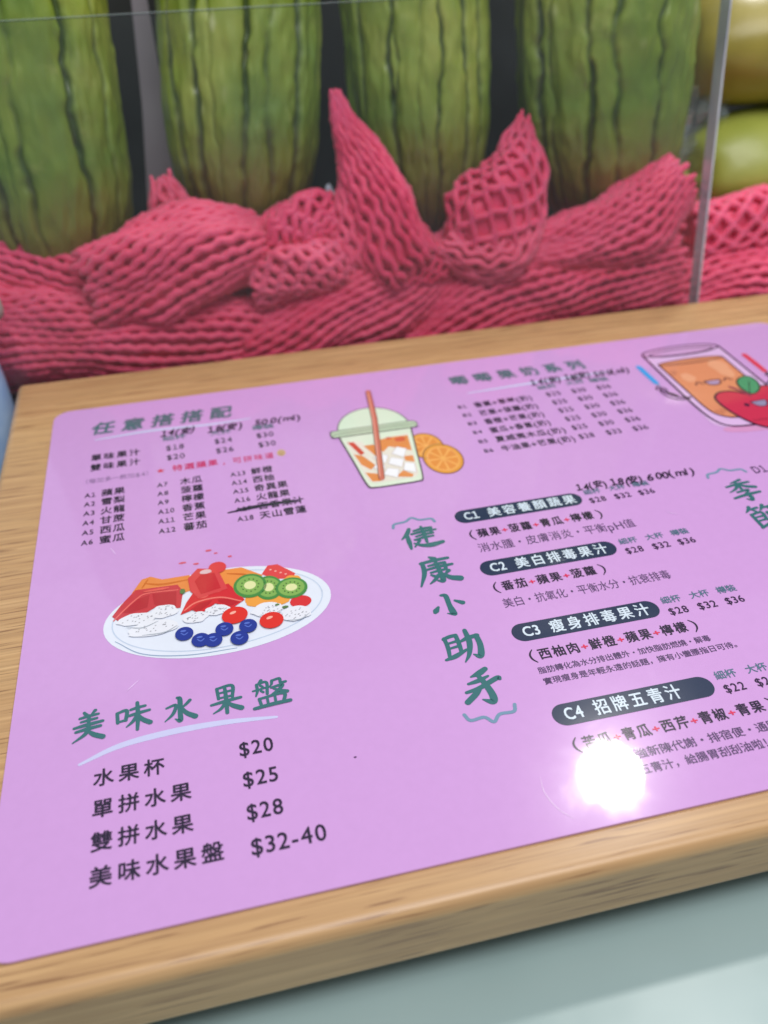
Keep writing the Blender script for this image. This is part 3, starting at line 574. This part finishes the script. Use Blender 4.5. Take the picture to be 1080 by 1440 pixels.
fruit((.505, .157, .1475), (.078, .050, .0390), (0, R(2), R(-6)), 1, 'olive brown smooth fruit resting on top of the paler one')

# ------------------------------------------------------------ pink foam net sleeves
t = NT('pink_foam'); co = t.coords()
pos = t.n('ShaderNodeNewGeometry').outputs['Position']
oi = t.n('ShaderNodeObjectInfo')
fa = t.ramp(t.noise(pos, 35, 4), [(.3, lin((218, 44, 92))), (.7, lin((246, 84, 130)))])
t.l(t.mix(t.ramp(oi.outputs['Random'], [(0, (0, 0, 0)), (1, (.55, .55, .55))]), fa, lin((250, 112, 146))), t.b.inputs['Base Color'])
t.set(Roughness=.5, Specular_IOR_Level=.35, Sheen_Weight=.25, Subsurface_Weight=.35, Subsurface_Scale=.0025); t.b.inputs['Subsurface Radius'].default_value = (1, .3, .3)
t.bump(t.noise(pos, 900, 2), .3, .0002)
FOAM = t.m
def sleeve(spine, rads, label, nrib=30, opening=.35, lam=.016, flat_=.62, rr=None, twist=0, seed=1, frayA=.0, frayB=.0, backing=True):
    """a foam net sleeve: ribs zigzag along a bent tube so that neighbours meet at staggered nodes"""
    rs = random.Random(seed)
    S = smooth_path(spine, 16); S = [np.array(s) for s in S]; N = len(S)
    Rr = np.interp(np.linspace(0, 1, N), np.linspace(0, 1, len(rads)), rads)
    Tn = [S[min(i+1, N-1)]-S[max(i-1, 0)] for i in range(N)]; Tn = [q/np.linalg.norm(q) for q in Tn]
    L = np.cumsum([0]+[np.linalg.norm(S[i+1]-S[i]) for i in range(N-1)]); LT = L[-1]
    def pt(l, th, dr=0):
        u = np.clip(l, 0, LT); i = min(int(np.searchsorted(L, u, 'right'))-1, N-2); f = (u-L[i])/(L[i+1]-L[i])
        p = S[i]*(1-f)+S[i+1]*f+Tn[i]*(l-u); T = Tn[i]*(1-f)+Tn[i+1]*f; T /= np.linalg.norm(T)
        Y = np.array([0, -1., 0]); Y = Y-T*(Y@T); Y /= np.linalg.norm(Y); U = np.cross(Y, T)
        r = Rr[i]*(1-f)+Rr[i+1]*f
        k = 1+.24*noise.noise((l*26, math.cos(th)*1.1, math.sin(th)*1.1+seed))+.07*math.cos(4*th+l*60+seed)+.07*noise.noise((l*70, math.cos(th)*3, math.sin(th)*3+seed))
        th = th+twist*l/LT+.22*noise.noise((l*18, math.cos(th), math.sin(th)+seed+4))
        e = Y*flat_*math.cos(th)+U*math.sin(th)
        return p+e*(r*k+dr), e/np.linalg.norm(e), T
    V, F = [], []
    step = .0021; K = 6
    rbase = rr
    for k in range(nrib):
        l0 = -rs.random()*frayA; l1 = LT+rs.random()*frayB
        n = max(8, int((l1-l0)/step)); base = len(V); sg = 1 if k % 2 else -1; ph = rs.uniform(-.5, .5)
        C = []; 
        for i in range(n+1):
            l = l0+(l1-l0)*i/n
            dth = 2*math.pi/nrib
            a = sg*.5*opening*math.cos(2*math.pi*l/lam+ph*.4)
            th = (k+a)*dth
            p, e, T = pt(l, th, .0004*sg*math.cos(2*math.pi*l/lam))
            C.append((p, e, l))
        for i, (p, e, l) in enumerate(C):
            q0 = C[max(0, i-1)][0]; q1 = C[min(n, i+1)][0]; T = q1-q0; T /= np.linalg.norm(T)+1e-12
            B = np.cross(T, e); B /= np.linalg.norm(B)+1e-12
            r = rbase*(1+.22*noise.noise((l*120, k*1.7, seed)))
            r *= 1+.14*math.cos(4*math.pi*l/lam+k*1.9)
            r *= min(1, max(.42, .35+float(np.interp(l, L, Rr))/.018))
            if i == 0 or i == n: r *= .45
            elif i == 1 or i == n-1: r *= .85
            for q in range(K):
                b = 2*math.pi*q/K; V.append(p+e*r*math.cos(b)+B*r*math.sin(b))
        for i in range(n):
            for q in range(K): F.append((base+i*K+q, base+i*K+(q+1) % K, base+(i+1)*K+(q+1) % K, base+(i+1)*K+q))
        F.append(tuple(base+q for q in range(K))[::-1]); F.append(tuple(base+n*K+q for q in range(K)))
    if backing:
        M_, J = 26, 28; base = len(V)
        for i in range(M_+1):
            for j in range(J):
                p, e, T = pt(LT*(.02+.96*i/M_), 2*math.pi*j/J, -rbase*1.1-.001); V.append(p)
        for i in range(M_):
            for j in range(J): F.append((base+i*J+j, base+i*J+(j+1) % J, base+(i+1)*J+(j+1) % J, base+(i+1)*J+j))
        F.append(tuple(base+j for j in range(J))[::-1]); F.append(tuple(base+M_*J+j for j in range(J)))
    o = mesh_obj('foam_net_sleeve', V, F, FOAM, smooth=True)
    tag(o, label, 'foam net', 'pink foam net sleeves around the gourds')
    return o
r0 = .0026
sleeve([(-.040, .096, .022), (.02, .092, .013), (.075, .090, .006), (.124, .094, -.004)], [.027, .028, .028, .024], 'long pink foam net roll along the board back edge, lowest at the left', 33, .20, .0105, .7, r0, .35, 1, .003, .005)
sleeve([(-.060, .118, .080), (-.022, .110, .060), (.018, .100, .042), (.060, .100, .034)], [.016, .020, .021, .017], 'pink foam net hugging the foot of the leftmost gourd', 27, .2, .010, .7, r0, .5, 2, .003, .003)
sleeve([(.026, .086, .044), (.055, .082, .051), (.090, .083, .0585), (.124, .090, .058)], [.0235, .0275, .026, .017], 'short pink foam net roll with a cut left end, between first and second gourds', 29, .26, .0105, .72, .0028, .9, 3, .008, .003)
sleeve([(.112, .092, -.008), (.150, .088, .008), (.196, .088, .018), (.258, .094, .040)], [.026, .028, .027, .016], 'pink foam net roll rising to the right at the middle of the board edge', 32, .18, .0105, .68, .0027, .55, 5, .005, .004)
sleeve([(.218, .088, -.018), (.262, .088, .002), (.330, .092, .012), (.402, .092, .020)], [.022, .030, .031, .030], 'wide pink foam net roll ending at the screen edge', 34, .18, .011, .66, .0027, .4, 6, .005, .004)
sleeve([(.282, .086, .036), (.325, .082, .042), (.368, .082, .052), (.400, .086, .072)], [.010, .019, .0225, .017], 'pink foam net roll under the widest gourd, its tip turned up at the right', 25, .3, .011, .72, .0027, .8, 7, .004, .007)
sleeve([(.2110, .078, .043), (.2055, .077, .055), (.199, .080, .078), (.190, .088, .106), (.1825, .093, .124), (.1795, .095, .138)], [.0225, .0235, .0190, .0120, .0060, .0028], 'tall pointed pink foam net with a slender tip left of the narrow gourd', 21, .36, .013, .60, .0025, .9, 8, .010, .004)
sleeve([(.184, .080, .042), (.1855, .080, .060), (.184, .083, .076), (.181, .086, .091)], [.012, .0140, .0120, .005], 'small folded pink foam net leaning against the tall pointed one', 14, .5, .013, .6, .0025, .8, 18, .006, .004)
sleeve([(.256, .080, .044), (.267, .078, .058), (.280, .081, .074), (.290, .086, .091), (.2925, .091, .105), (.2955, .093, .116)], [.020, .0300, .0275, .0185, .0100, .004], 'pink foam net sleeve opened to a wide mesh, right of the narrow gourd', 18, .95, .0150, .58, .0023, .5, 9, .006, .007)
sleeve([(.240, .076, .052), (.258, .071, .040), (.280, .070, .042), (.298, .078, .060)], [.009, .0120, .0125, .008], 'thin pink foam net band folded below the open mesh sleeve', 13, .6, .014, .6, .0025, .8, 19, .005, .003)
sleeve([(.0765, .108, .070), (.0755, .106, .084), (.073, .106, .099)], [.014, .013, .006], 'little pink foam net tuft standing between first and second gourds', 12, .6, .015, .5, .0027, .4, 10, .003, .005)
sleeve([(.120, .090, .052), (.138, .088, .064), (.156, .088, .071), (.172, .090, .070)], [.009, .015, .015, .011], 'crumpled pink foam net with frilled edge at the foot of the second gourd', 15, .85, .0085, .7, .0028, 1.9, 11, .008, .006)
sleeve([(.118, .080, .034), (.140, .078, .043), (.160, .078, .045), (.184, .083, .042)], [.010, .0155, .0155, .012], 'crumpled pink foam net bundle in front of the frilled one', 15, .85, .010, .7, .0029, -1.6, 12, .005, .005)
sleeve([(.172, .084, .027), (.200, .079, .031), (.230, .080, .038), (.256, .086, .046)], [.008, .0105, .0105, .008], 'narrow frilled pink foam net strip under the tall pointed one', 13, .85, .008, .7, .0025, 2.4, 13, .005, .006)
sleeve([(.418, .094, .036), (.452, .092, .040), (.490, .094, .040), (.53, .10, .040)], [.018, .020, .021, .022], 'dark pink mesh net under the smooth fruits right of the screen edge', 18, .9, .015, .7, .0026, .5, 14, .003, .003)
sleeve([(.408, .096, -.006), (.45, .088, .001), (.50, .088, -.001), (.55, .09, -.004)], [.024, .025, .025, .024], 'pink foam net roll right of the screen edge, lowest of that pile', 29, .2, .011, .7, .0027, .4, 15, .003, .003)
# lower layer that fills the tray behind the board
sleeve([(-.07, .130, -.002), (.08, .132, .004), (.24, .132, -.002), (.40, .132, .004), (.56, .13, .0)], [.026, .030, .031, .031, .028], 'long pink foam net bed that the gourds stand in', 30, .45, .018, .95, r0, .8, 16)
print('nets done')

# ------------------------------------------------------------ clear screen
t = NT('clear_acrylic')
tr = t.n('ShaderNodeBsdfTransparent'); tr.inputs[0].default_value = (.975, .985, .98, 1)
gl = t.n('ShaderNodeBsdfGlossy'); gl.inputs['Roughness'].default_value = .03; gl.inputs[0].default_value = (.36, .4, .42, 1)
df = t.n('ShaderNodeBsdfDiffuse'); df.inputs[0].default_value = (.75, .85, .9, 1)
lw = t.n('ShaderNodeLayerWeight'); pw = t.n('ShaderNodeMath', operation='POWER'); t.l(lw.outputs['Facing'], pw.inputs[0]); pw.inputs[1].default_value = 5
lw.inputs[0].default_value = .5; ml = t.n('ShaderNodeMath', operation='MULTIPLY_ADD'); t.l(pw.outputs[0], ml.inputs[0]); ml.inputs[1].default_value = .9; ml.inputs[2].default_value = .04
m1 = t.n('ShaderNodeMixShader'); t.l(ml.outputs[0], m1.inputs[0]); t.l(tr.outputs[0], m1.inputs[1]); t.l(gl.outputs[0], m1.inputs[2])
m2 = t.n('ShaderNodeMixShader'); pos = t.n('ShaderNodeNewGeometry').outputs['Position']
t.l(t.ramp(t.noise(pos, 30, 4), [(.35, (.003, .003, .003)), (.75, (.012, .012, .012))]), m2.inputs[0])
t.l(m1.outputs[0], m2.inputs[1]); t.l(df.outputs[0], m2.inputs[2]); t.l(m2.outputs[0], t.out.inputs[0])
ACR = t.m
t = NT('polished_acrylic_edge'); pos = t.n('ShaderNodeNewGeometry').outputs['Position']
t.l(t.ramp(t.noise(pos, 22, 2), [(.38, lin((196, 200, 216))), (.62, lin((244, 248, 255)))]), t.b.inputs['Base Color']); t.set(Roughness=.12, Coat_Weight=1.0, Coat_Roughness=.03, Transmission_Weight=.25)
EDGE = t.m
scr = bpy.data.objects.new('clear_screen', None); COL.objects.link(scr); scr.location = (.16, .0605, -.0863)
tag(scr, 'clear acrylic screen standing between the menu board and the gourds', 'screen')
def sb(name, lo, hi, mat, bevel=0):
    o = box(name, [a-b for a, b in zip(lo, scr.location)], [a-b for a, b in zip(hi, scr.location)], mat, scr, bevel); return o
sb('panel', (-.12, .0462, -.0863), (.3987, .0566, .1822), ACR)
sb('polished_edge', (.3988, .0463, -.0863), (.3999, .0565, .1822), EDGE, .0002)
t = NT('acrylic_top_edge')
tr = t.n('ShaderNodeBsdfTransparent'); tr.inputs[0].default_value = (.9, .93, .92, 1)
df = t.n('ShaderNodeBsdfDiffuse'); df.inputs[0].default_value = (.6, .7, .68, 1); m1 = t.n('ShaderNodeMixShader'); m1.inputs[0].default_value = .13
t.l(tr.outputs[0], m1.inputs[1]); t.l(df.outputs[0], m1.inputs[2]); t.l(m1.outputs[0], t.out.inputs[0])
sb('top_edge', (-.12, .0463, .1823), (.3987, .0565, .1831), t.m)

# ------------------------------------------------------------ small things
t = NT('grey_plastic'); t.l(t.ramp(t.noise(t.coords(), 12, 3), [(.3, lin((150, 142, 152))), (.7, lin((176, 168, 178)))]), t.b.inputs['Base Color']); t.set(Roughness=.45)
P2 = [(.0722, .197), (.0663, .136), (.0588, .074), (.0600, .02), (.0860, .02), (.0850, .0715), (.0815, .135), (.0787, .198)]
V = [(x, .190, z) for x, z in P2]+[(x, .194, z) for x, z in P2]; n = len(P2)
# taller than the frame, closed at the top
V[0] = (.0760, .19, .27); V[7] = (.0790, .19, .27); V[n] = (.0760, .194, .27); V[n+7] = (.0790, .194, .27)
fin = mesh_obj('divider', V, [tuple(range(n)), tuple(range(n, 2*n))[::-1]]+[(i, n+i, n+(i+1) % n, (i+1) % n) for i in range(n)], t.m)
tag(fin, 'pale grey tapered plastic divider between the first and second gourds', 'divider')
t = NT('white_paper'); t.l(t.ramp(t.noise(t.coords(), 50, 2), [(.3, lin((196, 214, 236))), (.7, lin((226, 236, 248)))]), t.b.inputs['Base Color']); t.set(Roughness=.4)
def scrap(name, pts, mat, label, cat, thick=.0004):
    n = len(pts); V = [tuple(p) for p in pts]+[(p[0], p[1]+thick, p[2]) for p in pts]
    c0 = tuple(np.mean(pts, 0)+np.array([0, -.003, 0])); V += [c0, (c0[0], c0[1]+thick, c0[2])]
    F = [(i, (i+1) % n, 2*n) for i in range(n)]+[(n+(i+1) % n, n+i, 2*n+1) for i in range(n)]+[((i+1) % n, i, n+i, n+(i+1) % n) for i in range(n)]
    o = mesh_obj(name, V, F, mat); tag(o, label, cat); return o
scrap('paper_scrap', [(.1690, .101, .0800), (.1700, .100, .0880), (.1722, .099, .0895), (.1790, .098, .0765), (.1785, .098, .0690), (.1700, .101, .0700)], t.m, 'pale blue scrap of paper wedged between the second gourd and the tall net', 'paper')
t = NT('crumpled_film'); 
tr = t.n('ShaderNodeBsdfTransparent'); gl = t.n('ShaderNodeBsdfGlossy'); gl.inputs['Roughness'].default_value = .2; gl.inputs[0].default_value = (.8, .85, .85, 1)
df = t.n('ShaderNodeBsdfDiffuse'); df.inputs[0].default_value = (.7, .75, .75, 1)
m1 = t.n('ShaderNodeMixShader'); m1.inputs[0].default_value = .5; t.l(gl.outputs[0], m1.inputs[1]); t.l(df.outputs[0], m1.inputs[2])
m2 = t.n('ShaderNodeMixShader'); m2.inputs[0].default_value = .35; t.l(tr.outputs[0], m2.inputs[1]); t.l(m1.outputs[0], m2.inputs[2]); t.l(m2.outputs[0], t.out.inputs[0])
V, F = [], []
for i in range(15):
    for j in range(11):
        x = .418+.050*i/14; z = .040+.085*j/10
        V.append((x+.004*noise.noise((i*.9, j*.9, 3)), .150+.018*noise.noise((i*.55, j*.55, 1))+.008*noise.noise((i*1.6, j*1.6, 2)), z+.004*noise.noise((i*.9, j*.9, 7))))
for i in range(14):
    for j in range(10): F += [(i*11+j, (i+1)*11+j, (i+1)*11+j+1), (i*11+j, (i+1)*11+j+1, i*11+j+1)]
o = mesh_obj('plastic_film', V, F, t.m); tag(o, 'crumpled clear plastic film between the widest gourd and the smooth fruits', 'film')

# pale bottle at the left end
t = NT('grey_cap'); t.set(Base_Color=lin((168, 166, 160)), Roughness=.4); CAPM = t.m
t.l(t.ramp(t.noise(t.coords(), 80, 2), [(.3, lin((158, 156, 150))), (.7, lin((178, 176, 170)))]), t.b.inputs['Base Color'])
t = NT('pale_blue_plastic'); t.l(t.ramp(t.noise(t.coords(), 40, 2), [(.3, lin((150, 186, 240))), (.7, lin((190, 216, 250)))]), t.b.inputs['Base Color']); t.set(Roughness=.25, Transmission_Weight=.1)
def lathe(name, prof, mat, parent=None, n=40):
    V = [(r_*math.cos(a), r_*math.sin(a), z) for r_, z in prof for a in np.linspace(0, 2*math.pi, n, endpoint=False)]
    m = len(prof); F = [(i*n+j, i*n+(j+1) % n, (i+1)*n+(j+1) % n, (i+1)*n+j) for i in range(m-1) for j in range(n)]+[tuple(range(n))[::-1], tuple(range((m-1)*n, m*n))]
    return mesh_obj(name, V, F, mat, parent, True)
bt = bpy.data.objects.new('plastic_bottle', None); COL.objects.link(bt); bt.location = (-.0475, .045, -.0863)
tag(bt, 'pale blue plastic bottle with a grey cap at the left end of the board', 'bottle')
lathe('body', [(.017, 0), (.0185, .003), (.0185, .075), (.0175, .094), (.0160, .106), (.014, .117), (.0145, .125), (.014, .129)], t.m, bt)
lathe('cap', [(.0225, .1292), (.0255, .1294), (.0262, .133), (.0255, .138), (.0220, .1415), (.012, .143)], CAPM, bt)
print('scene done', sum(len(o.data.polygons) for o in bpy.data.objects if o.type == 'MESH'))
